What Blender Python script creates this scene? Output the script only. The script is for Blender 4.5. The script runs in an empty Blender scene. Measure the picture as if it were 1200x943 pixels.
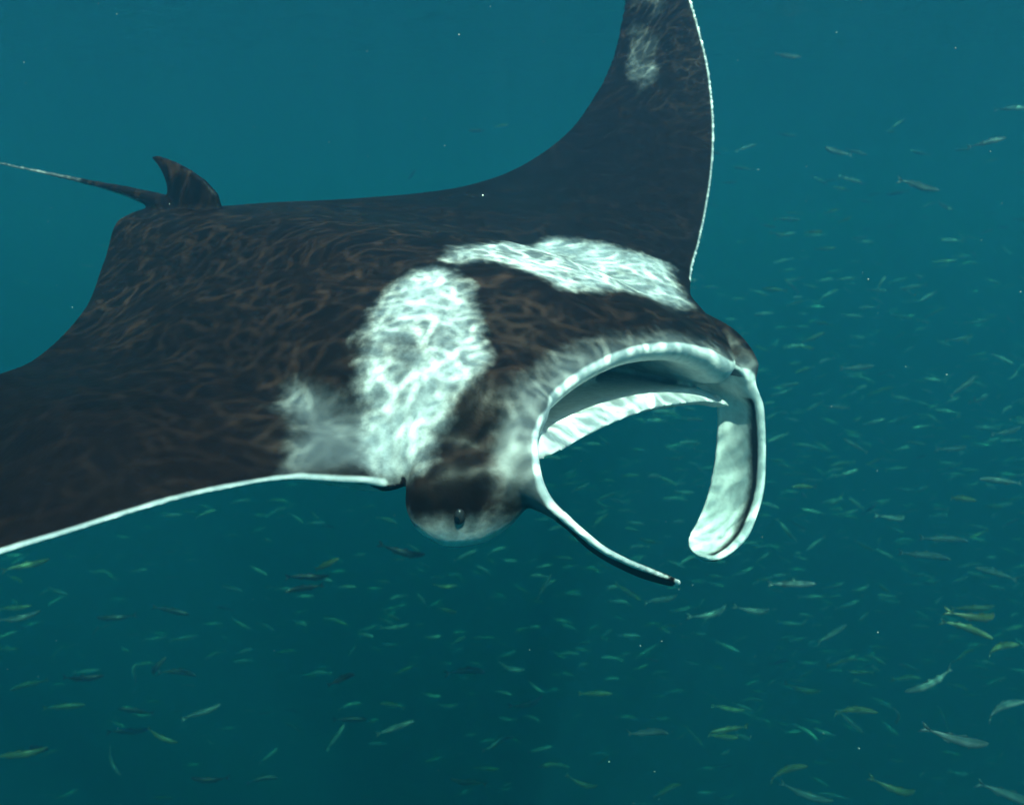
import bpy, math, random
import numpy as np
from mathutils import Vector, Matrix
from mathutils.bvhtree import BVHTree

random.seed(11); rng = np.random.default_rng(11)
scene = bpy.context.scene
C = scene.collection

# ---------------------------------------------------------------- camera
FPX, CX, CY = 942.0, 600.0, 471.5            # focal length and centre in photo pixels (1200 x 943)
PITCH = math.radians(-12)
cam_d = bpy.data.cameras.new('camera'); cam = bpy.data.objects.new('camera', cam_d); C.objects.link(cam)
cam_d.sensor_width = 36; cam_d.lens = 36 * FPX / 1200
cam_d.clip_start = 0.02; cam_d.clip_end = 500
cam.rotation_euler = (math.radians(90) + PITCH, 0, 0)
scene.camera = cam
cam_d.dof.use_dof = True; cam_d.dof.focus_distance = 1.8; cam_d.dof.aperture_fstop = 3.4

# ---------------------------------------------------------------- light
SUN_EL, SUN_AZ = math.radians(51), math.radians(176)    # azimuth from +Y (away from the camera) towards +X
SURF_Z = 2.3                                           # sea surface above the camera
sd = Vector((math.cos(SUN_EL) * math.sin(SUN_AZ), math.cos(SUN_EL) * math.cos(SUN_AZ), math.sin(SUN_EL)))
w = bpy.data.worlds.new('World'); scene.world = w; w.use_nodes = True
nt = w.node_tree; bg = nt.nodes['Background']
sky = nt.nodes.new('ShaderNodeTexSky'); sky.sky_type = 'NISHITA'; sky.sun_disc = False
sky.sun_elevation = SUN_EL; sky.sun_rotation = SUN_AZ
nt.links.new(sky.outputs[0], bg.inputs[0]); bg.inputs[1].default_value = 0.15
sl = bpy.data.lights.new('sun', 'SUN'); sl.energy = 4.2; sl.angle = math.radians(0.3); sl.color = (1, .96, .88)
so = bpy.data.objects.new('sun', sl); C.objects.link(so)
so.rotation_euler = (-sd).to_track_quat('-Z', 'Y').to_euler(); so.location = (0, 0, 20)

vs = scene.view_settings; vs.view_transform = 'Standard'; vs.look = 'None'; vs.exposure = 1.05; vs.gamma = 1
scene.render.engine = 'CYCLES'
cy = scene.cycles
cy.use_denoising = True; cy.denoiser = 'OPENIMAGEDENOISE'; cy.denoising_input_passes = 'RGB_ALBEDO_NORMAL'
cy.volume_bounces = 3; cy.max_bounces = 8; cy.transparent_max_bounces = 8; cy.glossy_bounces = 2; cy.diffuse_bounces = 4
cy.use_adaptive_sampling = True; cy.adaptive_threshold = 0.02
cy.caustics_reflective = False; cy.sample_clamp_indirect = 4

# ---------------------------------------------------------------- node helpers
def new_mat(name):
    m = bpy.data.materials.new(name); m.use_nodes = True
    t = m.node_tree; t.nodes.clear()
    out = t.nodes.new('ShaderNodeOutputMaterial')
    return m, t, out
def N(t, typ, **kw):
    n = t.nodes.new(typ)
    for k, v in kw.items():
        if k == 'inp':
            for a, b in v.items(): n.inputs[a].default_value = b
        else: setattr(n, k, v)
    return n
def math_n(t, op, a, b=None, c=None, clamp=False):
    n = t.nodes.new('ShaderNodeMath'); n.operation = op; n.use_clamp = clamp
    for i, v in enumerate((a, b, c)):
        if v is None: continue
        if isinstance(v, (int, float)): n.inputs[i].default_value = v
        else: t.links.new(v, n.inputs[i])
    return n.outputs[0]
def maprange(t, v, a, b, c=0.0, d=1.0, smooth=True):
    n = t.nodes.new('ShaderNodeMapRange'); n.interpolation_type = 'SMOOTHSTEP' if smooth else 'LINEAR'
    t.links.new(v, n.inputs[0])
    for i, x in zip((1, 2, 3, 4), (a, b, c, d)): n.inputs[i].default_value = x
    return n.outputs[0]
def mixc(t, f, a, b):
    n = t.nodes.new('ShaderNodeMix'); n.data_type = 'RGBA'
    for s, v in ((0, f), (6, a), (7, b)):
        if isinstance(v, tuple): n.inputs[s].default_value = (*v, 1)
        elif isinstance(v, (int, float)): n.inputs[s].default_value = v
        else: t.links.new(v, n.inputs[s])
    return n.outputs[2]
def noise(t, vec, scale, detail=3, rough=.5):
    n = N(t, 'ShaderNodeTexNoise', inp={'Scale': scale, 'Detail': detail, 'Roughness': rough})
    t.links.new(vec, n.inputs['Vector']); return n.outputs['Fac'], n.outputs['Color']
def scaled(t, vec, s, rot=(0, 0, 0)):
    n = N(t, 'ShaderNodeMapping'); n.inputs['Scale'].default_value = s; n.inputs['Rotation'].default_value = rot
    t.links.new(vec, n.inputs[0]); return n.outputs[0]
def mesh_obj(name, V, F, mat=None, parent=None, smooth=True):
    me = bpy.data.meshes.new(name); me.from_pydata([tuple(map(float, v)) for v in V], [], [tuple(map(int, f)) for f in F]); me.update()
    if smooth: me.polygons.foreach_set('use_smooth', [True] * len(me.polygons))
    o = bpy.data.objects.new(name, me); C.objects.link(o)
    if mat: me.materials.append(mat)
    if parent: o.parent = parent
    return o

# ---------------------------------------------------------------- the sea: rippled surface, water, sea floor
def sheet(name, size, z, mat, up=True):
    h = size / 2
    o = mesh_obj(name, [(-h, -h, 0), (h, -h, 0), (h, h, 0), (-h, h, 0)], [(0, 1, 2, 3)], mat, smooth=False)
    o.location = (0, 0, z); o['kind'] = 'structure'
    return o

LIGHT_BANDS = (.585, .811, .05)                              # direction across the painted light bands and where a bright one lies
def surface_material():
    # rippled sea surface: caustic light net painted into its transparent colour; mirrors the deep water at shallow angles
    m, t, out = new_mat('sea_surface')
    geo = N(t, 'ShaderNodeTexCoord').outputs['Object']
    _, nc = noise(t, geo, 2.6, 2)
    off = N(t, 'ShaderNodeVectorMath', operation='MULTIPLY_ADD'); t.links.new(nc, off.inputs[0])
    off.inputs[1].default_value = (.42, .42, .42); t.links.new(geo, off.inputs[2])
    _, nc2 = noise(t, geo, 9.0, 1)
    off2 = N(t, 'ShaderNodeVectorMath', operation='MULTIPLY_ADD'); t.links.new(nc2, off2.inputs[0])
    off2.inputs[1].default_value = (.10, .10, .10); t.links.new(off.outputs[0], off2.inputs[2])
    lines = []
    for sc, wd in ((12.5, .17), (22.0, .22)):
        v = N(t, 'ShaderNodeTexVoronoi', feature='DISTANCE_TO_EDGE', inp={'Scale': sc}); v.voronoi_dimensions = '2D'
        t.links.new(off2.outputs[0], v.inputs['Vector'])
        q = math_n(t, 'DIVIDE', v.outputs['Distance'], wd)
        lines.append(math_n(t, 'EXPONENT', math_n(t, 'MULTIPLY', q, -2.2)))
    big, _ = noise(t, geo, 1.5, 2)
    # painted light is brightened along broad bands about three metres apart
    dt = N(t, 'ShaderNodeVectorMath', operation='DOT_PRODUCT'); t.links.new(geo, dt.inputs[0]); dt.inputs[1].default_value = (LIGHT_BANDS[0], LIGHT_BANDS[1], 0)
    ph = math_n(t, 'ADD', math_n(t, 'MULTIPLY', math_n(t, 'SUBTRACT', dt.outputs['Value'], LIGHT_BANDS[2]), 2 * math.pi / 2.9), math_n(t, 'MULTIPLY', math_n(t, 'SUBTRACT', big, .5), 3.0))
    band = math_n(t, 'POWER', math_n(t, 'ADD', math_n(t, 'MULTIPLY', math_n(t, 'COSINE', ph), .5), .5), 1.3)
    bigf = math_n(t, 'ADD', math_n(t, 'MULTIPLY', band, 1.25), .28)
    net = math_n(t, 'ADD', math_n(t, 'MULTIPLY', math_n(t, 'POWER', lines[0], 2.2), 2.2), math_n(t, 'MULTIPLY', math_n(t, 'POWER', lines[1], 2.2), 1.6))
    brk, _ = noise(t, off.outputs[0], 11.0, 2); brkf = maprange(t, brk, .36, .66, .35, 1.6)
    val = math_n(t, 'ADD', math_n(t, 'MULTIPLY', math_n(t, 'MULTIPLY', net, bigf), brkf), .42)
    tr = N(t, 'ShaderNodeBsdfTransparent'); t.links.new(val, tr.inputs['Color'])
    bn, _ = noise(t, geo, 3.0, 4)
    bump = N(t, 'ShaderNodeBump', inp={'Strength': .5, 'Distance': .12}); t.links.new(bn, bump.inputs['Height'])
    gl = N(t, 'ShaderNodeBsdfGlossy', inp={'Color': (1, 1, 1, 1), 'Roughness': .12}); t.links.new(bump.outputs[0], gl.inputs['Normal'])
    fr = N(t, 'ShaderNodeFresnel', inp={'IOR': 1.33})
    mx = N(t, 'ShaderNodeMixShader'); t.links.new(fr.outputs[0], mx.inputs[0]); t.links.new(tr.outputs[0], mx.inputs[1]); t.links.new(gl.outputs[0], mx.inputs[2])
    t.links.new(mx.outputs[0], out.inputs['Surface'])
    return m
sheet('water_surface', 170, SURF_Z, surface_material())

m, t, out = new_mat('sea_floor')
tc = N(t, 'ShaderNodeTexCoord').outputs['Object']
f_, _ = noise(t, tc, .4, 6)
b = N(t, 'ShaderNodeBsdfPrincipled', inp={'Roughness': .9}); t.links.new(mixc(t, f_, (.10, .10, .08), (.22, .20, .15)), b.inputs['Base Color'])
t.links.new(b.outputs[0], out.inputs['Surface'])
sheet('sea_floor', 150, -24.0, m)

SCAT = (.0050, .0268, .0462); ABSO = (.165, .0440, .0530)     # scattering and absorption of the sea water per metre
m, t, out = new_mat('sea_water')
sc_n = N(t, 'ShaderNodeVolumePrincipled')
den = max(s + a for s, a in zip(SCAT, ABSO))
# Principled Volume: scattering = color * density; absorption = (1 - color) * (1 - sqrt(absorption color)) * density
col = [s / den for s in SCAT]
acol = [max(0.0, 1 - a / (den * (1 - c))) ** 2 for a, c in zip(ABSO, col)]
sc_n.inputs['Density'].default_value = den
sc_n.inputs['Color'].default_value = (*col, 1); sc_n.inputs['Absorption Color'].default_value = (*acol, 1)
sc_n.inputs['Anisotropy'].default_value = .48
t.links.new(sc_n.outputs[0], out.inputs['Volume'])
h, zb, zt = 75, -25.0, SURF_Z - .01
o = mesh_obj('haze', [(-h, -h, zb), (h, -h, zb), (h, h, zb), (-h, h, zb), (-h, -h, zt), (h, -h, zt), (h, h, zt), (-h, h, zt)],
             [(3, 2, 1, 0), (4, 5, 6, 7), (0, 1, 5, 4), (1, 2, 6, 5), (2, 3, 7, 6), (3, 0, 4, 7)], m, smooth=False)
o['kind'] = 'stuff'; o['label'] = 'murky blue-green sea water all around'; o['category'] = 'water'

# ---------------------------------------------------------------- manta frame: unit = wing span, x forward, y its own left, z up
S = 4.5
def rodr(r):
    r = np.array(r); a = np.linalg.norm(r); k = r / a; K = np.array([[0, -k[2], k[1]], [k[2], 0, -k[0]], [-k[1], k[0], 0]])
    return np.eye(3) + math.sin(a) * K + (1 - math.cos(a)) * K @ K
RM = rodr((.3869844, .21119012, -.59606271)); TM = np.array((.31052528, 1.45539602, .04791565)) * 1.25
RP = np.array([[1, 0, 0], [0, math.cos(PITCH), -math.sin(PITCH)], [0, math.sin(PITCH), math.cos(PITCH)]])   # camera axes (right, forward, up) -> world
CL = RM.T @ (-TM) / S
def P(px, py, ax, v):                          # photo pixel -> manta point on the plane ax = v
    d = RM.T @ np.array([(px - CX) / FPX, 1, (CY - py) / FPX]); i = 'xyz'.index(ax)
    return CL + (v - CL[i]) / d[i] * d
manta_M = Matrix([list(r) + [0] for r in (RP @ RM)] + [[0, 0, 0, 1]])
manta_M.translation = Vector(RP @ TM)
manta = bpy.data.objects.new('manta_ray', None); C.objects.link(manta)
manta.matrix_world = manta_M
manta['label'] = 'huge dark manta ray with white shoulder patches swimming with its mouth open'; manta['category'] = 'manta ray'

def hermite(xs, ys, q):
    xs = np.array(xs, float); ys = np.array(ys, float); d = np.diff(ys, axis=0) / np.diff(xs)[:, None]
    mm = np.vstack([d[:1], np.where(d[:-1] * d[1:] > 0, 2 * d[:-1] * d[1:] / (d[:-1] + d[1:] + 1e-12), (d[:-1] + d[1:]) * .25), d[-1:]])
    i = np.clip(np.searchsorted(xs, q) - 1, 0, len(xs) - 2); hh = xs[i + 1] - xs[i]; tt = ((q - xs[i]) / hh)[:, None]; hh = hh[:, None]
    return ((2 * tt**3 - 3 * tt**2 + 1) * ys[i] + (tt**3 - 2 * tt**2 + tt) * hh * mm[i] + (-2 * tt**3 + 3 * tt**2) * ys[i + 1] + (tt**3 - tt**2) * hh * mm[i + 1])
def xz(px, py, y):
    p = P(px, py, 'y', y); return (p[0], p[2])
# leading and trailing edge (x, z) along the span y
LE = [(-.50, (-.315, -.15)), (-.46, (-.285, -.13)), (-.42, (-.257, -.112)), (-.36, (-.217, -.085)), (-.30, (-.182, -.062)), (-.25, xz(50, 634, -.25)), (-.20, xz(225, 582, -.2)),
      (-.165, xz(330, 562, -.165)), (-.145, xz(420, 564, -.145)), (-.128, xz(470, 566, -.128)), (-.113, (-.062, -.024)), (-.10, (-.044, -.013)), (-.085, xz(636, 493, -.085)), (-.065, xz(650, 466, -.065)), (-.04, xz(690, 436, -.04)), (-.01, xz(740, 413, -.01)),
      (.025, xz(790, 407, .025)), (.055, xz(830, 414, .055)), (.085, xz(862, 428, .085)), (.105, (-.022, -.012)), (.125, (-.052, .002)), (.15, xz(812, 322, .15)),
      (.20, xz(822, 282, .2)), (.25, xz(831, 238, .25)), (.30, xz(836.5, 195, .3)), (.35, xz(838, 145, .35)), (.38, xz(835, 105, .38)), (.41, xz(828, 62, .41)),
      (.43, xz(817, 20, .43)), (.455, xz(800, -40, .455)), (.48, xz(783, -105, .48)), (.50, xz(765, -165, .50))]
TE = [(-.50, (-.328, -.152)), (-.46, (-.325, -.142)), (-.42, (-.318, -.128)), (-.36, (-.315, -.108)), (-.30, (-.318, -.092)), (-.25, (-.328, -.08)), (-.20, xz(-25, 448, -.2)),
      (-.15, xz(45, 418, -.15)), (-.10, xz(98, 364, -.1)), (-.06, xz(122, 305, -.06)), (-.03, xz(140, 258, -.03)), (0, (-.462, .0)), (.03, xz(250, 244, .03)), (.06, xz(315, 239, .06)),
      (.10, xz(398, 235, .1)), (.15, xz(462, 230, .15)), (.20, xz(522, 223, .2)), (.25, xz(578, 209, .25)), (.30, xz(630, 183, .3)), (.35, xz(676, 143, .35)), (.38, xz(698, 110, .38)), (.41, xz(716, 73, .41)),
      (.43, xz(726, 33, .43)), (.455, xz(734, -30, .455)), (.48, xz(743, -100, .48)), (.50, xz(757, -163, .50))]
TH = [(0, (.030, .046)), (.04, (.029, .045)), (.08, (.026, .040)), (.12, (.021, .023)), (.16, (.016, .014)), (.2, (.012, .011)), (.26, (.009, .011)), (.32, (.007, .008)), (.4, (.0045, .005)), (.5, (.0022, .0022))]
ys = np.concatenate([np.linspace(-.5, -.16, 45), np.linspace(-.155, .155, 80), np.linspace(.16, .5, 55)])
le = hermite([a for a, _ in LE], [b for _, b in LE], ys)
te = hermite([a for a, _ in TE], [b for _, b in TE], ys)
th = hermite([a for a, _ in TH], [b for _, b in TH], np.abs(ys))
def sstep(a, b, x):
    q = np.clip((x - a) / (b - a), 0, 1); return q * q * (3 - 2 * q)
NU = 60
u = (1 - np.cos(np.linspace(0, math.pi, NU))) / 2
foil_w = np.sin(np.clip(u / .38, 0, 1) * math.pi / 2) ** 1.1 * (1 - sstep(.38, 1.0, u) * .97)
foil = 2.0 * (1.4845 * np.sqrt(u) - .63 * u - 1.758 * u**2 + 1.4215 * u**3 - .5075 * u**4) * 1.0
edge = .0016

def loft(rings, close=True):
    n = len(rings[0]); V = np.concatenate(rings); F = []
    for i in range(len(rings) - 1):
        for j in range(n):
            k = (j + 1) % n
            F.append((i * n + j, i * n + k, (i + 1) * n + k, (i + 1) * n + j))
    a = len(V); V = np.vstack([V, rings[0].mean(0), rings[-1].mean(0)])
    for j in range(n):
        k = (j + 1) % n
        F.append((a, k, j)); F.append((a + 1, (len(rings) - 1) * n + j, (len(rings) - 1) * n + k))
    return V, F
pieces = []
rings = []
for i, y in enumerate(ys):
    x_ = le[i, 0] + (te[i, 0] - le[i, 0]) * u; z_ = le[i, 1] + (te[i, 1] - le[i, 1]) * u
    hw = math.exp(-(y / .085) ** 4)                     # how far this section runs through the head
    k_ = float(sstep(.10, .16, abs(y))); hz = foil * (1 - k_) + foil_w * k_
    fu = hz * (1 - hw) + hw * np.where(u < .3, np.sin(np.clip(u / .3, 0, 1) * math.pi / 2) ** .8, hz)
    up = z_ + fu * th[i, 0] + edge * np.sqrt(np.clip(1 - (2 * u - 1) ** 20, 0, 1))
    lo_full = hz * th[i, 1]
    dx = le[i, 0] - x_
    jaw = .0085 * np.sqrt(np.clip(dx / .006, 0, 1)) + (lo_full - .0085) * sstep(.075, .14, dx)
    lo = z_ - (lo_full * (1 - hw) + np.minimum(lo_full + .004, jaw) * hw) - edge * np.sqrt(np.clip(1 - (2 * u - 1) ** 20, 0, 1))
    ring = np.vstack([np.stack([x_, np.full(NU, y), up], 1)[::-1], np.stack([x_, np.full(NU, y), lo], 1)[1:-1]])
    rings.append(ring)
pieces.append(loft(rings))

# lower jaw: a shallow scoop under the mouth, its front rim open
lj = [(-.105, (-.046, -.034)), (-.085, xz(650, 524, -.085)), (-.06, xz(672, 513, -.06)), (-.03, xz(712, 492, -.03)), (.01, xz(760, 473, .01)), (.05, xz(806, 465, .05)), (.08, xz(838, 464, .08)), (.105, xz(860, 470, .105))]
jy = np.linspace(-.10, .105, 40); jr = hermite([a for a, _ in lj], [b for _, b in lj], jy)
rings = []
for i, y in enumerate(jy):
    s_ = np.linspace(0, 1, 16); depth = .16
    x_ = jr[i, 0] - depth * s_
    k = 1 - (y / .115) ** 2
    bot = jr[i, 1] - .004 - .024 * np.sin(np.clip(s_ * 1.5, 0, 1) * math.pi / 2) * k - .0035 * np.sqrt(np.clip(s_ / .06, 0, 1))
    top = jr[i, 1] - .004 - .012 * sstep(0, .5, s_) * k + .0055 * np.sqrt(np.clip(s_ / .05, 0, 1)) - .002 * sstep(.05, .3, s_)
    rings.append(np.vstack([np.stack([x_, np.full(16, y), top], 1)[::-1], np.stack([x_, np.full(16, y), bot], 1)[1:]]))
pieces.append(loft(rings))

# cheeks that carry the eyes
def tube(path, rad, n=20):
    # path: points; rad: (radius along y, radius along z) of sections across x
    rings = []
    for p, (ry, rz) in zip(path, rad):
        a = np.linspace(0, 2 * math.pi, n, endpoint=False)
        rings.append(np.stack([np.full(n, p[0]), p[1] + ry * np.cos(a), p[2] + rz * np.sin(a)], 1))
    return loft(rings)
ncx = np.linspace(0, 1, 15)
def cheek(pts, rads):
    k = np.linspace(0, 1, len(pts))
    pp = hermite(k, pts, np.linspace(0, 1, 22)); rr = hermite(k, rads, np.linspace(0, 1, 22))
    return tube(pp, rr)
pieces.append(cheek([(-.073, -.112, -.036), (-.068, -.114, -.038), (-.059, -.114, -.041), (-.049, -.112, -.043), (-.039, -.107, -.042), (-.030, -.102, -.037), (-.022, -.098, -.028)],
                    [(.004, .006), (.016, .017), (.022, .022), (.021, .0235), (.016, .022), (.010, .018), (.003, .012)]))
# back wall of the mouth and its far corner
pieces.append(tube([(-.15, .098, -.036), (-.13, .099, -.039), (-.10, .100, -.042), (-.08, .102, -.043), (-.066, .104, -.043)], [(.006, .006), (.018, .014), (.020, .016), (.016, .013), (.006, .006)], 16))
bx = np.linspace(0, 1, 8)
pieces.append(tube([(-.24 + .168 * q, 0, -.014) for q in bx], [(.106 * (1 - .08 * q), .006 + .020 * math.sin(math.pi * min(1, q * 1.3 + .1) / 2) ** .5) for q in bx], 40))
pieces.append(cheek([(-.140, .105, -.012), (-.105, .110, -.016), (-.072, .114, -.026), (-.042, .114, -.026), (-.016, .109, -.024), (.000, .106, -.026), (.006, .104, -.028)],
                    [(.006, .006), (.014, .018), (.020, .029), (.018, .025), (.012, .019), (.006, .012), (.003, .008)]))

# cephalic fins: blades given by their back and front edge
def fin(stations, thick):
    n = len(stations); k = np.linspace(0, 1, n); q = np.linspace(0, 1, 48)
    A = hermite(k, [s[0] for s in stations], q); B = hermite(k, [s[1] for s in stations], q); T_ = hermite(k, [(x,) for x in thick], q)[:, 0]
    bow = hermite(k, [s[2] for s in stations], q)
    mids, rings = [], []
    vv = np.linspace(0, 1, 21)
    for i in range(48):
        mid = A[i] + (B[i] - A[i]) * vv[:, None] + bow[i] * (4 * vv * (1 - vv))[:, None]
        tan = (A[min(i + 1, 47)] + B[min(i + 1, 47)] - A[max(i - 1, 0)] - B[max(i - 1, 0)]); tan /= np.linalg.norm(tan)
        cv = np.gradient(mid, axis=0); nn = np.cross(tan, cv); nn /= np.linalg.norm(nn, axis=1)[:, None]
        tk = T_[i] * (.35 + .65 * np.sqrt(np.clip(1 - (2 * vv - 1) ** 4, 0, 1)))
        rings.append(np.vstack([mid + nn * tk[:, None], (mid - nn * tk[:, None])[::-1]])); mids.append((mid, nn))
    return loft(rings), mids
def pt(px, py, y): return P(px, py, 'y', y)
z0 = np.zeros(3)
far_st = [((-.090, .085, -.012), pt(858, 426, .086), z0),
          ((-.095, .100, -.034), pt(878, 440, .100), np.array((0, .004, 0))),
          ((-.070, .110, -.046), pt(888, 458, .104), np.array((0, .006, 0))),
          (pt(836, 464, .113), pt(892, 474, .104), np.array((0, .008, 0))),
          (pt(840, 505, .116), pt(894, 488, .104), np.array((0, .008, 0))),
          (pt(836, 545, .116), pt(896, 535, .102), np.array((0, .008, 0))),
          (pt(828, 580, .112), pt(892, 585, .096), np.array((0, .008, -.002))),
          (pt(818, 606, .104), pt(879, 622, .086), np.array((0, .006, -.005))),
          (pt(809, 624, .092), pt(862, 642, .076), np.array((0, .003, -.006))),
          (pt(806, 636, .080), pt(843, 653, .068), np.array((0, 0, -.005))),
          (pt(812, 648, .072), pt(828, 655, .066), z0)]
near_st = [((-.085, -.078, -.012), pt(640, 482, -.080), z0),
           ((-.085, -.096, -.022), pt(631, 512, -.094), z0),
           ((-.080, -.098, -.034), pt(632, 545, -.102), z0),
           ((-.060, -.092, -.046), pt(638, 572, -.105), z0),
           ((-.030, -.080, -.052), pt(648, 593, -.105), z0),
           (pt(663, 613, -.070), pt(667, 611, -.103), z0),
           (pt(692, 641, -.060), pt(698, 637, -.098), z0),
           (pt(725, 662, -.048), pt(732, 656, -.084), z0),
           (pt(757, 676, -.038), pt(765, 669, -.066), z0),
           (pt(782, 683, -.032), pt(788, 678, -.048), z0),
           (pt(797, 685, -.030), pt(799, 682, -.036), z0)]
(far_p, far_mid), (near_p, near_mid) = fin(far_st, [.0045, .0045, .0042, .0036, .0033, .003, .003, .003, .003, .0028, .002]), fin(near_st, [.0045, .0045, .0045, .0042, .0032, .0024, .0022, .0020, .0020, .0018, .0014])
pieces += [far_p, near_p]

# dorsal fin and whip tail
df = [((262, 246), (196, 252)), ((255, 228), (197, 232)), ((240, 211), (197, 218)), ((222, 198), (192, 204)), ((203, 188), (185, 193)), ((184, 182), (177, 184))]
rings = []
for i, (a, b_) in enumerate(df):
    A, B = P(*a, 'y', 0), P(*b_, 'y', 0); vv = np.linspace(0, 1, 12)
    mid = A + (B - A) * vv[:, None]; tk = (.0058 - .0042 * i / 5) * (.3 + .7 * np.sqrt(np.clip(1 - (2 * vv - 1) ** 2, 0, 1)))
    if i == 0: mid[:, 2] -= .012
    rings.append(np.vstack([mid + np.outer(tk, (0, 1, 0)), (mid - np.outer(tk, (0, 1, 0)))[::-1]]))
pieces.append(loft(rings))
tp = np.array([(-.40, 0, -.004), P(195, 240, 'y', 0), P(150, 225, 'y', 0), P(100, 213, 'y', 0), P(50, 202, 'y', 0), P(0, 191, 'y', 0), (-.80, .004, -.002), (-.95, .012, -.012), (-1.1, .03, -.03)])
kk = np.linspace(0, 1, len(tp)); tq = hermite(kk, tp, np.linspace(0, 1, 70)); tr_ = hermite(kk, [(x,) for x in (.012, .0078, .0045, .0025, .0018, .0015, .0013, .0012, .0011)], np.linspace(0, 1, 70))[:, 0]
pieces.append(tube(tq, [(r, r) for r in tr_], 12))

V = np.vstack([p[0] for p in pieces]); F = []; base = 0
for pv, pf in pieces:
    F += [tuple(j + base for j in f_) for f_ in pf]; base += len(pv)
raw = mesh_obj('raw', V * S, F)
md = raw.modifiers.new('r', 'REMESH'); md.mode = 'VOXEL'; md.voxel_size = .0065
ms = raw.modifiers.new('s', 'SMOOTH'); ms.factor = .5; ms.iterations = 10
dg = bpy.context.evaluated_depsgraph_get(); dg.update()
me = bpy.data.meshes.new_from_object(raw.evaluated_get(dg)); me.name = 'body'
bpy.data.objects.remove(raw)
me.polygons.foreach_set('use_smooth', [True] * len(me.polygons))
body = bpy.data.objects.new('body', me); C.objects.link(body); body.parent = manta
body['label'] = 'black and white manta body with wings, horn fins and whip tail'

# ---- skin pattern, stored on the mesh in the animal's own coordinates
nv = len(me.vertices)
co = np.empty(nv * 3, np.float32); me.vertices.foreach_get('co', co); co = co.reshape(-1, 3) / S
# soften the seam where the near cheek runs into the shoulder and the brow
ne = len(me.edges); ed = np.empty(ne * 2, np.int32); me.edges.foreach_get('vertices', ed); ed = ed.reshape(-1, 2)
no = np.empty(nv * 3, np.float32); me.vertex_normals.foreach_get('vector', no); no = no.reshape(-1, 3)
wgt = sstep(-.125, -.10, co[:, 0]) * (1 - sstep(-.045, -.030, co[:, 0])) * sstep(.072, .085, -co[:, 1]) * (1 - sstep(.128, .140, -co[:, 1])) * sstep(-.2, .15, no[:, 2])
reg = (co[:, 0] > -.14) & (co[:, 0] < -.02) & (co[:, 1] < -.06) & (co[:, 1] > -.15); e1 = ed[reg[ed[:, 0]] & reg[ed[:, 1]]]
cnt = np.maximum(np.bincount(e1.ravel(), minlength=nv), 1).astype(float)
for _ in range(60):
    av = np.stack([np.bincount(e1[:, 0], co[e1[:, 1], k], nv) + np.bincount(e1[:, 1], co[e1[:, 0], k], nv) for k in range(3)], 1) / cnt[:, None]
    co = np.where((wgt > 0)[:, None], co + .6 * wgt[:, None] * (av - co), co).astype(np.float32)
me.vertices.foreach_set('co', (co * S).ravel()); me.update()
no = np.empty(nv * 3, np.float32); me.vertex_normals.foreach_get('vector', no); no = no.reshape(-1, 3)
bvh = BVHTree.FromPolygons([Vector(v) for v in co.tolist()], [tuple(p.vertices) for p in me.polygons])
def hit(px, py):
    d = RM.T @ np.array([(px - CX) / FPX, 1, (CY - py) / FPX])
    h_ = bvh.ray_cast(Vector(CL), Vector(d).normalized())
    return None if h_[0] is None else np.array(h_[0])
def sdf2(poly, q):
    poly = np.array(poly); d = np.full(len(q), 1e9); ins = np.zeros(len(q), bool)
    for a, b_ in zip(poly, np.roll(poly, -1, 0)):
        e = b_ - a; w_ = q - a; tt = np.clip((w_ @ e) / (e @ e), 0, 1); d = np.minimum(d, np.linalg.norm(w_ - tt[:, None] * e, axis=1))
        c = ((a[1] > q[:, 1]) != (b_[1] > q[:, 1])) & (q[:, 0] < (b_[0] - a[0]) * (q[:, 1] - a[1]) / (b_[1] - a[1] + 1e-12) + a[0]); ins ^= c
    return np.where(ins, d, -d)
def pix_poly(pts, axes):
    r = [hit(*p) for p in pts]; return [x[list(axes)] for x in r if x is not None]
def dist_curve(curve, q):
    d = np.full(len(q), 1e9)
    for a, b_ in zip(curve[:-1], curve[1:]):
        e = b_ - a; w_ = q - a; tt = np.clip((w_ @ e) / (e @ e + 1e-12), 0, 1); d = np.minimum(d, np.linalg.norm(w_ - tt[:, None] * e, axis=1))
    return d
patch = np.full(nv, -.1); grey = np.full(nv, -.1); rim = np.full(nv, -.1)
dorsal = np.where(no[:, 2] > .05, 0, -.1)
near_sh = [(516, 314), (545, 342), (567, 380), (562, 410), (541, 448), (515, 488), (499, 520), (494, 545), (470, 556), (440, 556), (438, 520), (436, 480), (426, 430), (431, 388), (450, 350), (484, 322)]
far_sh = [(522, 304), (560, 290), (640, 281), (720, 289), (780, 309), (818, 334), (836, 362), (800, 354), (740, 343), (700, 338), (655, 333), (615, 316), (580, 307), (545, 306)]
for pg in (near_sh, far_sh): patch = np.maximum(patch, np.minimum(sdf2(pix_poly(pg, (0, 1)), co[:, :2]) - .0022, .0030) + dorsal)
for pg in ([(345, 456), (385, 462), (432, 482), (440, 554), (330, 553), (338, 520), (331, 480)], [(746, 5), (768, 5), (766, 60), (757, 98), (746, 90)]):
    grey = np.maximum(grey, np.minimum(sdf2(pix_poly(pg, (0, 1)), co[:, :2]), .02 if pg[0][0] < 600 else -.0025) + dorsal)
# white underside, except the cheeks, which are dark down to a white patch below the eye
yy = co[:, 1]
ckm = (co[:, 0] > -.080) & (np.abs(yy) < .14) & (np.abs(yy) > .086)
patch = np.maximum(patch, np.where(ckm, -.1, -no[:, 2] * .03 - .018))
for sgn in (-1, 1):
    lowz = -.049 if sgn < 0 else -.040
    patch = np.maximum(patch, np.where(ckm & (yy * sgn > 0), lowz - co[:, 2] - .03 * sstep(.55, .95, -no[:, 2]), -.1))
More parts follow.
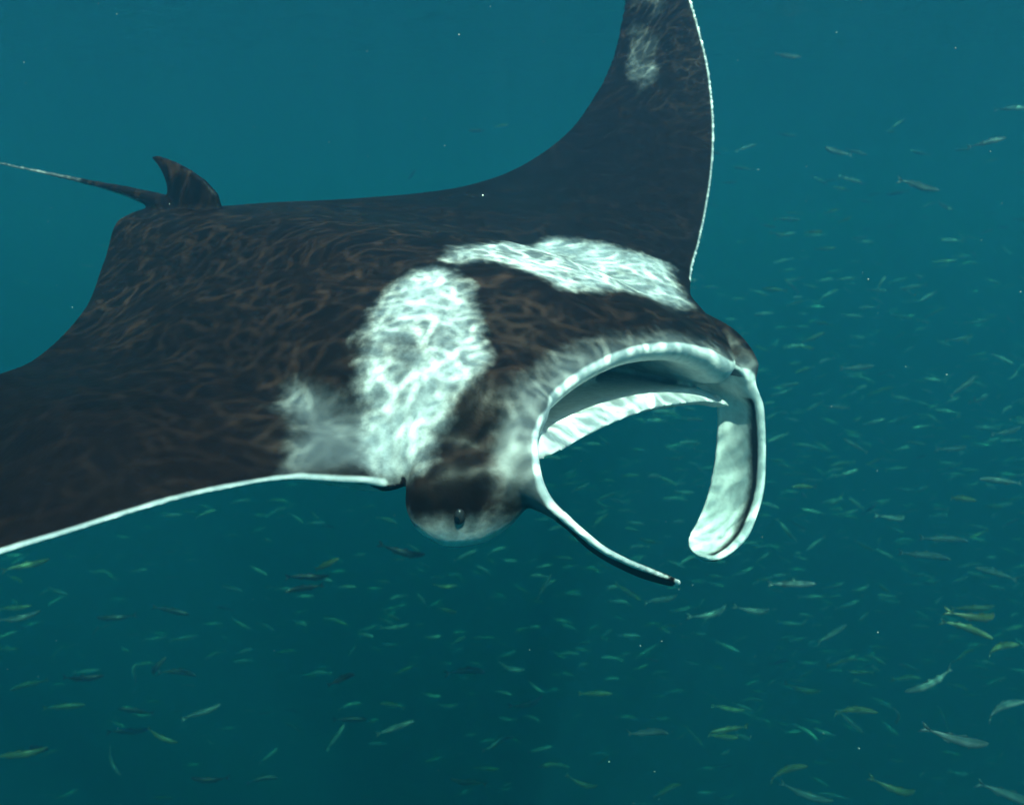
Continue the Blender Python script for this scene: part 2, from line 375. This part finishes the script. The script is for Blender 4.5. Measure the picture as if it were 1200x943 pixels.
# white rim along the leading edges of the wings
lec = np.stack([le[:, 0], ys, le[:, 1]], 1)
for sel in (ys < -.135, ys > .14):
    rim = np.maximum(rim, .0026 - dist_curve(lec[sel], co))
# lips
lip = np.vstack([[np.asarray(x[1]) for x in near_st[6:0:-1]], lec[(ys > -.085) & (ys < .085)], [np.asarray(x[1]) for x in far_st[1:3]]])
dl = dist_curve(lip, co); yy = co[:, 1]
wid = np.interp(yy, [-.12, -.09, -.05, 0, .04, .1], [.017, .018, .015, .010, .009, .008])
head = (co[:, 0] > -.15) & (np.abs(yy) < .13)
grey = np.maximum(grey, np.where(head, wid - dl, -.1))
rim = np.maximum(rim, np.where(head, .0030 - dl, -.1))
# inside of the mouth and the lower jaw
inside = head & (yy > -.092) & (yy < .112) & ((yy < .088) | ((no[:, 1] < -.1) & (co[:, 2] < -.030))) & (co[:, 0] < .02) & ((co[:, 2] < np.interp(yy, ys, le[:, 1]) - .002))
patch = np.where(inside, .05, patch)
# cephalic fins
fin_idx = []
for mids, sgn, s0 in ((far_mid, 1, .16), (near_mid, -1, .46)):
    pts_ = np.concatenate([m_[0] for m_ in mids]); nn_ = np.concatenate([m_[1] for m_ in mids])
    vv_ = np.tile(np.linspace(0, 1, 21), 48); ss_ = np.repeat(np.linspace(0, 1, 48), 21)
    bb0, bb1 = pts_.min(0) - .008, pts_.max(0) + .008
    cand = np.where(np.all((co > bb0) & (co < bb1), axis=1))[0]
    for ch in np.array_split(cand, max(1, len(cand) // 1500)):
        D = np.linalg.norm(co[ch][:, None] - pts_[None], axis=2); j = D.argmin(1); dm = D[np.arange(len(ch)), j]
        ok = (dm < .0075) & (ss_[j] > s0); ci = ch[ok]; jj = j[ok]
        inner = (np.sum(no[ci] * nn_[jj], 1)) * np.sign(np.sum(nn_[jj] * np.array((0, -sgn, .25)), 1))
        v_ = vv_[jj]; s_ = ss_[jj]
        edge_d = np.minimum(v_, 1 - v_)
        if sgn > 0:
            wv = np.where(inner > 0, np.where(s_ < .24, .03, np.clip((.77 - v_) * .12, -.03, .03)), -.03)
        else:
            wv = np.where(inner > 0, np.where(s_ < .5, .02, -.03), -.03)
        patch[ci] = wv; grey[ci] = -.1; fin_idx.extend(ci.tolist())
        rim[ci] = np.maximum(rim[ci], np.clip(np.maximum((.085 - edge_d) * .04, (s_ - .93) * .2), -.004, .004))
# even out the fin pattern; pale tail
ne = len(me.edges); ed = np.empty(ne * 2, np.int32); me.edges.foreach_get('vertices', ed); ed = ed.reshape(-1, 2)
hv = (co[:, 0] > -.06) & (np.abs(yy) < .13); ed = ed[hv[ed[:, 0]] & hv[ed[:, 1]]]
cnt = np.bincount(ed.ravel(), minlength=nv).astype(float)
finv = np.zeros(nv, bool); finv[fin_idx] = True; finv &= cnt > 0
for arr in (patch, rim):
    for _ in range(6):
        acc = np.bincount(ed[:, 0], arr[ed[:, 1]], nv) + np.bincount(ed[:, 1], arr[ed[:, 0]], nv)
        arr[finv] = .4 * arr[finv] + .6 * acc[finv] / cnt[finv]
grey = np.maximum(grey, np.where((co[:, 0] < -.50) & (np.abs(yy) < .06), np.clip((-.56 - co[:, 0]) * .3, -.05, .05), -.1))
for nm, arr in (('patch', patch), ('grey', grey), ('rim', rim)):
    at = me.attributes.new(nm, 'FLOAT', 'POINT'); at.data.foreach_set('value', arr.astype(np.float32))

def skin_material():
    m, t, out = new_mat('manta_skin')
    tc = N(t, 'ShaderNodeTexCoord').outputs['Object']
    n1, _ = noise(t, tc, 8, 3, .5); n2, _ = noise(t, tc, 45, 4, .65); n3, _ = noise(t, scaled(t, tc, (4, 14, 10)), 2.2, 5, .6)
    st, _ = noise(t, scaled(t, tc, (14, 90, 60), (0, 0, .15)), 1.0, 3, .6)
    def att(nm): return N(t, 'ShaderNodeAttribute', attribute_name=nm).outputs['Fac']
    j = math_n(t, 'ADD', math_n(t, 'MULTIPLY', math_n(t, 'SUBTRACT', n1, .5), .022), math_n(t, 'MULTIPLY', math_n(t, 'SUBTRACT', n2, .5), .007))
    pw = maprange(t, math_n(t, 'ADD', att('patch'), math_n(t, 'MULTIPLY', j, 1.2)), -.011, .012)
    gw = maprange(t, math_n(t, 'ADD', att('grey'), math_n(t, 'MULTIPLY', j, 1.3)), -.008, .012, 0, .42)
    rw = maprange(t, math_n(t, 'ADD', att('rim'), math_n(t, 'MULTIPLY', j, .06)), -.0008, .0012)
    dark = mixc(t, n3, (.0075, .0028, .0015), (.0155, .0064, .0036))
    dark = mixc(t, maprange(t, st, .60, .78, 0, .35), dark, (.015, .0085, .0056))
    pale = mixc(t, maprange(t, n2, .3, .7), (.62, .62, .60), (.82, .82, .79))
    c1 = mixc(t, gw, dark, (.42, .43, .43)); c2 = mixc(t, pw, c1, pale); c3 = mixc(t, rw, c2, (.85, .85, .82))
    b = N(t, 'ShaderNodeBsdfPrincipled', inp={'Roughness': .48, 'Specular IOR Level': .15})
    t.links.new(c3, b.inputs['Base Color'])
    bp = N(t, 'ShaderNodeBump', inp={'Strength': .35, 'Distance': .004}); t.links.new(math_n(t, 'ADD', n2, n1), bp.inputs['Height'])
    t.links.new(bp.outputs[0], b.inputs['Normal'])
    t.links.new(b.outputs[0], out.inputs['Surface'])
    return m
me.materials.clear(); me.materials.append(skin_material())

# eyes
def plain(name, col, rough=.4, spec=.5):
    m, t, out = new_mat(name)
    tc = N(t, 'ShaderNodeTexCoord').outputs['Object']; n_, _ = noise(t, tc, 60, 3)
    b = N(t, 'ShaderNodeBsdfPrincipled', inp={'Roughness': rough, 'Specular IOR Level': spec})
    t.links.new(mixc(t, n_, tuple(c * .75 for c in col), tuple(c * 1.2 for c in col)), b.inputs['Base Color'])
    t.links.new(b.outputs[0], out.inputs['Surface']); return m
def ball(name, loc, rad, mat, parent, n=16, k=10):
    V, F = [], []
    for i in range(k + 1):
        a = math.pi * i / k
        for j in range(n): V.append((rad[0] * math.sin(a) * math.cos(2 * math.pi * j / n), rad[1] * math.cos(a), rad[2] * math.sin(a) * math.sin(2 * math.pi * j / n)))
    for i in range(k):
        for j in range(n): F.append((i * n + j, i * n + (j + 1) % n, (i + 1) * n + (j + 1) % n, (i + 1) * n + j))
    o = mesh_obj(name, V, F, mat, parent); o.location = loc; return o
m_eye, m_pup = plain('eye_skin', (.03, .028, .028), .3), plain('pupil_black', (.004, .004, .005), .1)
he = hit(536, 606)
el = [he + np.array((0, .0012, 0)) if he is not None else np.array((-.05, -.118, -.05)), np.array((-.04, .131, -.03))]
for e_, sg in zip(el, (-1, 1)):
    o = ball('eye', Vector(e_ * S), (.013, .012, .019), m_eye, manta)
    ball('pupil', Vector((0.002, sg * .008, -.003)), (.007, .006, .010), m_pup, o)

# ---------------------------------------------------------------- fish
def fish_mesh(name, bend, depth=1.0):
    # 1 unit long, nose towards +x, back towards +z, bent in its own plane
    xs = np.array([.5, .47, .41, .32, .2, .05, -.1, -.23, -.33, -.385]); hh = np.array([.004, .026, .046, .062, .072, .072, .060, .040, .020, .011]) * depth; ww = hh * np.array([.9, .75, .7, .66, .62, .6, .58, .55, .5, .4])
    n = 10; V, F = [], []
    for x, h_, w_ in zip(xs, hh, ww):
        for j in range(n):
            a = 2 * math.pi * j / n; V.append([x, w_ * math.cos(a), h_ * math.sin(a)])
    for i in range(len(xs) - 1):
        for j in range(n): F.append((i * n + j, i * n + (j + 1) % n, (i + 1) * n + (j + 1) % n, (i + 1) * n + j))
    F.append(tuple(range(n))[::-1]); F.append(tuple(range((len(xs) - 1) * n, len(xs) * n)))
    def blade(pts, tk=.004):
        b_ = len(V); k = len(pts)
        for s in (1, -1):
            for (x, z) in pts: V.append([x, s * tk, z])
        F.append(tuple(range(b_, b_ + k))); F.append(tuple(range(b_ + k, b_ + 2 * k))[::-1])
        for i in range(k): F.append((b_ + i, b_ + k + i, b_ + k + (i + 1) % k, b_ + (i + 1) % k))
    blade([(-.375, .010), (-.42, .045), (-.50, .085), (-.465, .03), (-.44, 0)]); blade([(-.44, 0), (-.465, -.03), (-.50, -.085), (-.42, -.045), (-.375, -.010)])
    blade([(.10, .068), (.06, .105), (-.02, .075), (-.04, .062)]); blade([(-.10, .055), (-.13, .082), (-.22, .045)]); blade([(-.10, -.055), (-.13, -.082), (-.22, -.045)])
    blade([(.22, -.06), (.17, -.095), (.14, -.062)])
    V = np.array(V); k0, k1 = bend
    y = k0 * (V[:, 0] - .1) ** 2 + k1 * (V[:, 0]) ** 3 * 2; V[:, 1] += y
    me_ = bpy.data.meshes.new(name); me_.from_pydata(V.tolist(), [], F); me_.update(); me_.polygons.foreach_set('use_smooth', [True] * len(me_.polygons))
    return me_
def fish_mat(name, back, side, belly, metal):
    m, t, out = new_mat(name)
    tc = N(t, 'ShaderNodeTexCoord').outputs['Object']; sep = N(t, 'ShaderNodeSeparateXYZ'); t.links.new(tc, sep.inputs[0])
    n_, _ = noise(t, tc, 14, 3); z = math_n(t, 'ADD', sep.outputs['Z'], math_n(t, 'MULTIPLY', math_n(t, 'SUBTRACT', n_, .5), .03))
    c = mixc(t, maprange(t, z, .018, .042), side, back); c = mixc(t, maprange(t, z, -.01, -.045), c, belly)
    b = N(t, 'ShaderNodeBsdfPrincipled', inp={'Roughness': .38, 'Metallic': metal}); t.links.new(c, b.inputs['Base Color'])
    t.links.new(b.outputs[0], out.inputs['Surface']); return m
kinds = {
    'silver': (fish_mat('silver_fish', (.06, .10, .10), (.18, .20, .20), (.25, .27, .265), .2), 'silvery blue'),
    'green': (fish_mat('green_fish', (.08, .10, .04), (.13, .145, .08), (.18, .195, .14), .1), 'yellow-green'),
    'dark': (fish_mat('dark_fish', (.012, .014, .014), (.022, .026, .026), (.05, .055, .055), .05), 'shade-darkened')}  # last kind: fish in shade, the shade painted into their colour
bends = [(0, 0), (.5, 0), (-.5, 0), (.15, .6), (-.15, -.6), (.9, .1)]
meshes = {k: [fish_mesh(k + '_fish', b_, dp) for b_ in bends for dp in (1.0,)] for k in kinds}
for k in kinds:
    for q in meshes[k]: q.materials.append(kinds[k][0])
fish_n = [0]
def fish_matrix(px, py, ang, dist, yaw, flip, length):
    d = RP @ np.array([(px - CX) / FPX, 1, (CY - py) / FPX]); pos = d * dist
    s = -1 if flip else 1
    fw = RP @ np.array([s * math.cos(ang) * math.cos(yaw), math.sin(yaw), math.sin(ang) * math.cos(yaw)])
    fw = Vector(fw).normalized(); up = Vector((0, 0, 1)) if abs(fw.z) < .9 else Vector((0, 1, 0))
    lf = up.cross(fw).normalized(); up = fw.cross(lf)
    return Matrix.LocRotScale(Vector(pos), Matrix((fw, lf, up)).transposed().to_quaternion(), Vector((length,) * 3))
def add_fish(kind, px, py, plen, ang, flip=False, yaw=None, bend=None):
    length = random.uniform(.32, .44); yaw = random.uniform(-.5, .5) if yaw is None else yaw
    dist = length * math.cos(yaw) * FPX / plen
    bi = random.randrange(len(bends)) if bend is None else bend; q = meshes[kind][bi]
    o = bpy.data.objects.new('fish', q); C.objects.link(o)
    o.matrix_world = fish_matrix(px, py, math.radians(ang), dist, yaw, flip, length)
    zone = ('below the manta wing' if px < 480 else 'below the manta head' if px < 840 and py > 660 else 'between the manta horn fins' if px < 840 else
            'ahead of the manta' if py < 640 else 'low ahead of the manta')
    pose = 'tilted steeply' if abs(ang) > 35 else 'with bent body' if bi in (1, 2, 5) else 'held straight' if bi == 0 else 'with wavy body'
    o['label'] = f"slim {kinds[kind][1]} fish {pose}, {'facing' if flip else 'heading'} {'backwards' if flip else 'onwards'} {zone}"
    o['category'] = 'fish'; o['group'] = f'{kinds[kind][1]} fish {zone}'; fish_n[0] += 1
s_, g_, d_ = 'silver', 'green', 'dark'
A6 = [(g_, 60, 45, 90, 8), (g_, 36, 75, 60, -10), (g_, 30, 145, 80, 5), (s_, 40, 170, 90, 12), (g_, 10, 240, 60, -5), (s_, 135, 105, 60, -8), (g_, 760, 45, 80, 28), (s_, 545, 98, 60, -5), (d_, 720, 72, 100, -5), (d_, 715, 97, 90, -8),
      (d_, 945, 15, 110, -15), (d_, 400, 150, 90, -12), (d_, 270, 168, 90, 0), (s_, 430, 215, 60, 5), (s_, 315, 300, 65, 88), (d_, 360, 290, 80, 48), (d_, 420, 293, 95, -4), (g_, 150, 375, 90, 0), (g_, 70, 322, 70, -4), (s_, 470, 390, 90, 15),
      (d_, 300, 433, 90, -8), (g_, 375, 447, 85, -20), (d_, 90, 475, 100, -14), (s_, 785, 450, 75, 56), (s_, 925, 425, 95, 18), (d_, 800, 310, 90, 30), (s_, 825, 245, 40, 55), (s_, 1095, 290, 95, 10), (g_, 1050, 150, 55, -25),
      (g_, 1040, 95, 60, 3), (s_, 925, 190, 65, 5), (g_, 945, 290, 50, 25), (s_, 1165, 460, 75, 25), (g_, 1100, 553, 80, 12), (d_, 615, 543, 70, 3), (g_, 380, 588, 60, 5), (s_, 260, 500, 80, -50), (d_, 820, 405, 80, -2), (g_, 1140, 520, 60, 3), (d_, 320, 385, 80, 14),
      (d_, 190, 310, 100, 3), (d_, 490, 548, 90, 4), (s_, 130, 250, 45, 45), (g_, 670, 245, 50, 5), (s_, 1190, 285, 70, -6), (g_, 920, 370, 60, 12), (s_, 1050, 375, 50, 5), (g_, 690, 422, 50, 20), (s_, 565, 480, 35, 35), (s_, 630, 490, 50, 35), (g_, 40, 488, 120, 2)]
A7 = [(s_, 655, 88, 100, 6), (s_, 470, 160, 100, 14), (s_, 350, 125, 90, 4), (s_, 965, 20, 100, 0), (s_, 1130, 60, 100, 15), (g_, 1095, 168, 130, -4), (g_, 1065, 190, 100, -18), (s_, 985, 320, 130, -24), (s_, 1145, 375, 130, 6), (s_, 1050, 455, 170, -14),
      (g_, 800, 382, 110, -4), (s_, 795, 412, 70, -40), (s_, 690, 583, 120, -12), (s_, 755, 583, 60, 6), (g_, 905, 573, 120, -16), (s_, 1165, 582, 160, -20), (g_, 165, 558, 80, -18), (g_, 362, 570, 80, 38), (g_, 510, 428, 90, -8), (g_, 495, 445, 80, -12),
      (s_, 318, 435, 100, 18), (s_, 40, 370, 80, 12), (g_, 500, 590, 50, 25), (g_, 95, 510, 70, -12), (s_, 425, 440, 60, -45), (g_, 680, 337, 80, -4), (s_, 905, 390, 60, -70), (s_, 1012, 402, 55, -75), (g_, 640, 523, 110, 4), (s_, 968, 270, 40, 12),
      (s_, 750, 205, 90, 20), (g_, 868, 95, 50, -35), (s_, 980, 85, 50, 10), (g_, 505, 380, 70, -6), (g_, 195, 345, 80, 4), (s_, 75, 95, 70, 60), (s_, 455, 285, 30, 40), (g_, 270, 105, 70, -35), (s_, 360, 197, 50, -30), (s_, 310, 250, 50, 20),
      (s_, 570, 152, 90, -5), (g_, 1140, 235, 110, 2), (g_, 1055, 255, 60, 30), (g_, 920, 308, 70, 0), (s_, 65, 475, 60, 15), (g_, 215, 500, 45, 50), (g_, 770, 270, 70, 14), (g_, 820, 295, 60, 3), (s_, 1190, 450, 50, 60), (g_, 1080, 145, 90, 5)]
A8 = [(s_, 375, 320, 75, -8), (s_, 150, 97, 50, -4), (s_, 235, 262, 55, 5), (s_, 500, 245, 60, 12), (s_, 540, 187, 50, -6), (s_, 455, 585, 50, 12), (s_, 455, 668, 60, 35), (g_, 405, 540, 35, 30), (s_, 365, 520, 30, 5), (s_, 275, 635, 60, 6), (s_, 440, 775, 60, 5),
      (s_, 485, 690, 40, 18), (s_, 310, 493, 35, 70), (s_, 240, 703, 45, 5), (s_, 535, 745, 60, 14), (s_, 495, 400, 30, 20), (s_, 420, 355, 40, -15), (g_, 130, 500, 40, 8), (g_, 185, 600, 40, -10), (s_, 270, 770, 45, 30), (s_, 150, 665, 40, 10), (s_, 340, 895, 60, -4),
      (s_, 520, 830, 60, 8), (g_, 180, 840, 50, 4), (s_, 260, 310, 45, -12), (s_, 80, 255, 35, 15), (s_, 480, 555, 40, 10), (g_, 450, 860, 60, -8), (s_, 150, 915, 45, -50), (s_, 420, 930, 70, 3)]
for L_, (ox, oy, k) in ((A6, (0, 640, .5)), (A7, (600, 640, .5)), (A8, (820, 0, 1 / 1.474))):
    for (kd, x, y, ln, ang) in L_:
        add_fish(kd, ox + x * k, oy + y * k, max(ln * k, 16), ang, flip=random.random() < .15)
while fish_n[0] < 296:
    r_ = random.random()
    if r_ < .45: px, py = random.uniform(880, 1220), random.uniform(170, 930)
    elif r_ < .9: px, py = random.uniform(-20, 1220), random.uniform(610, 950)
    else: px, py = random.uniform(640, 830), random.uniform(480, 700)
    kd = random.choices([s_, g_, d_], (.55, .38, .07) if px > 450 else (.4, .35, .25))[0]
    add_fish(kd, px, py, random.uniform(11, 26), random.gauss(0, 16), flip=random.random() < .3)

# the far part of the school, too many and too faint to count: one mass
def school(name, n, kind, seed):
    r = random.Random(seed); Vs, Fs, b0 = [], [], 0
    src = []
    for q in meshes[kind][:3]:
        src.append((np.array([v.co[:] for v in q.vertices]), [tuple(p.vertices) for p in q.polygons]))
    for i in range(n):
        d = r.uniform(12, 28); px = r.uniform(-150, 1350); py = r.triangular(110, 1000, 560); px = r.triangular(200, 1350, 1150) if r.random() < .5 else px
        if px < 620 and py < 560 and r.random() < .8: continue
        Mx = np.array(fish_matrix(px, py, r.gauss(0, .3), d, r.uniform(-.9, .9), r.random() < .3, r.uniform(.30, .42)))
        v0, f0 = r.choice(src)
        Vs.append(v0 @ Mx[:3, :3].T + Mx[:3, 3]); Fs += [tuple(j + b0 for j in f_) for f_ in f0]; b0 += len(v0)
    o = mesh_obj(name, np.vstack(Vs), Fs, kinds[kind][0]); o['kind'] = 'stuff'
    o['label'] = 'distant faint school of ' + {'silver': 'silvery', 'green': 'yellow-green'}[kind] + ' fish in the blue water'; o['category'] = 'fish school'
school('fish_school', 1500, 'silver', 3); school('fish_school', 350, 'green', 4)

# drifting specks in the water
Vs, Fs = [], []
for i in range(240):
    d = RP @ np.array([random.uniform(-.75, .75), 1, random.uniform(-.6, .6)]) * random.uniform(1.9, 6)
    r = random.uniform(.0012, .0030); b0 = len(Vs)
    Vs += [d + np.array(q) * r * random.uniform(.6, 1.3) for q in ((1, 0, 0), (-1, 0, 0), (0, 1, 0), (0, -1, 0), (0, 0, 1), (0, 0, -1))]
    Fs += [tuple(b0 + j for j in f_) for f_ in ((0, 2, 4), (2, 1, 4), (1, 3, 4), (3, 0, 4), (2, 0, 5), (1, 2, 5), (3, 1, 5), (0, 3, 5))]
o = mesh_obj('drifting_specks', Vs, Fs, plain('speck', (.6, .62, .55), .8)); o['kind'] = 'stuff'
o['label'] = 'tiny pale specks drifting in the water'; o['category'] = 'specks'
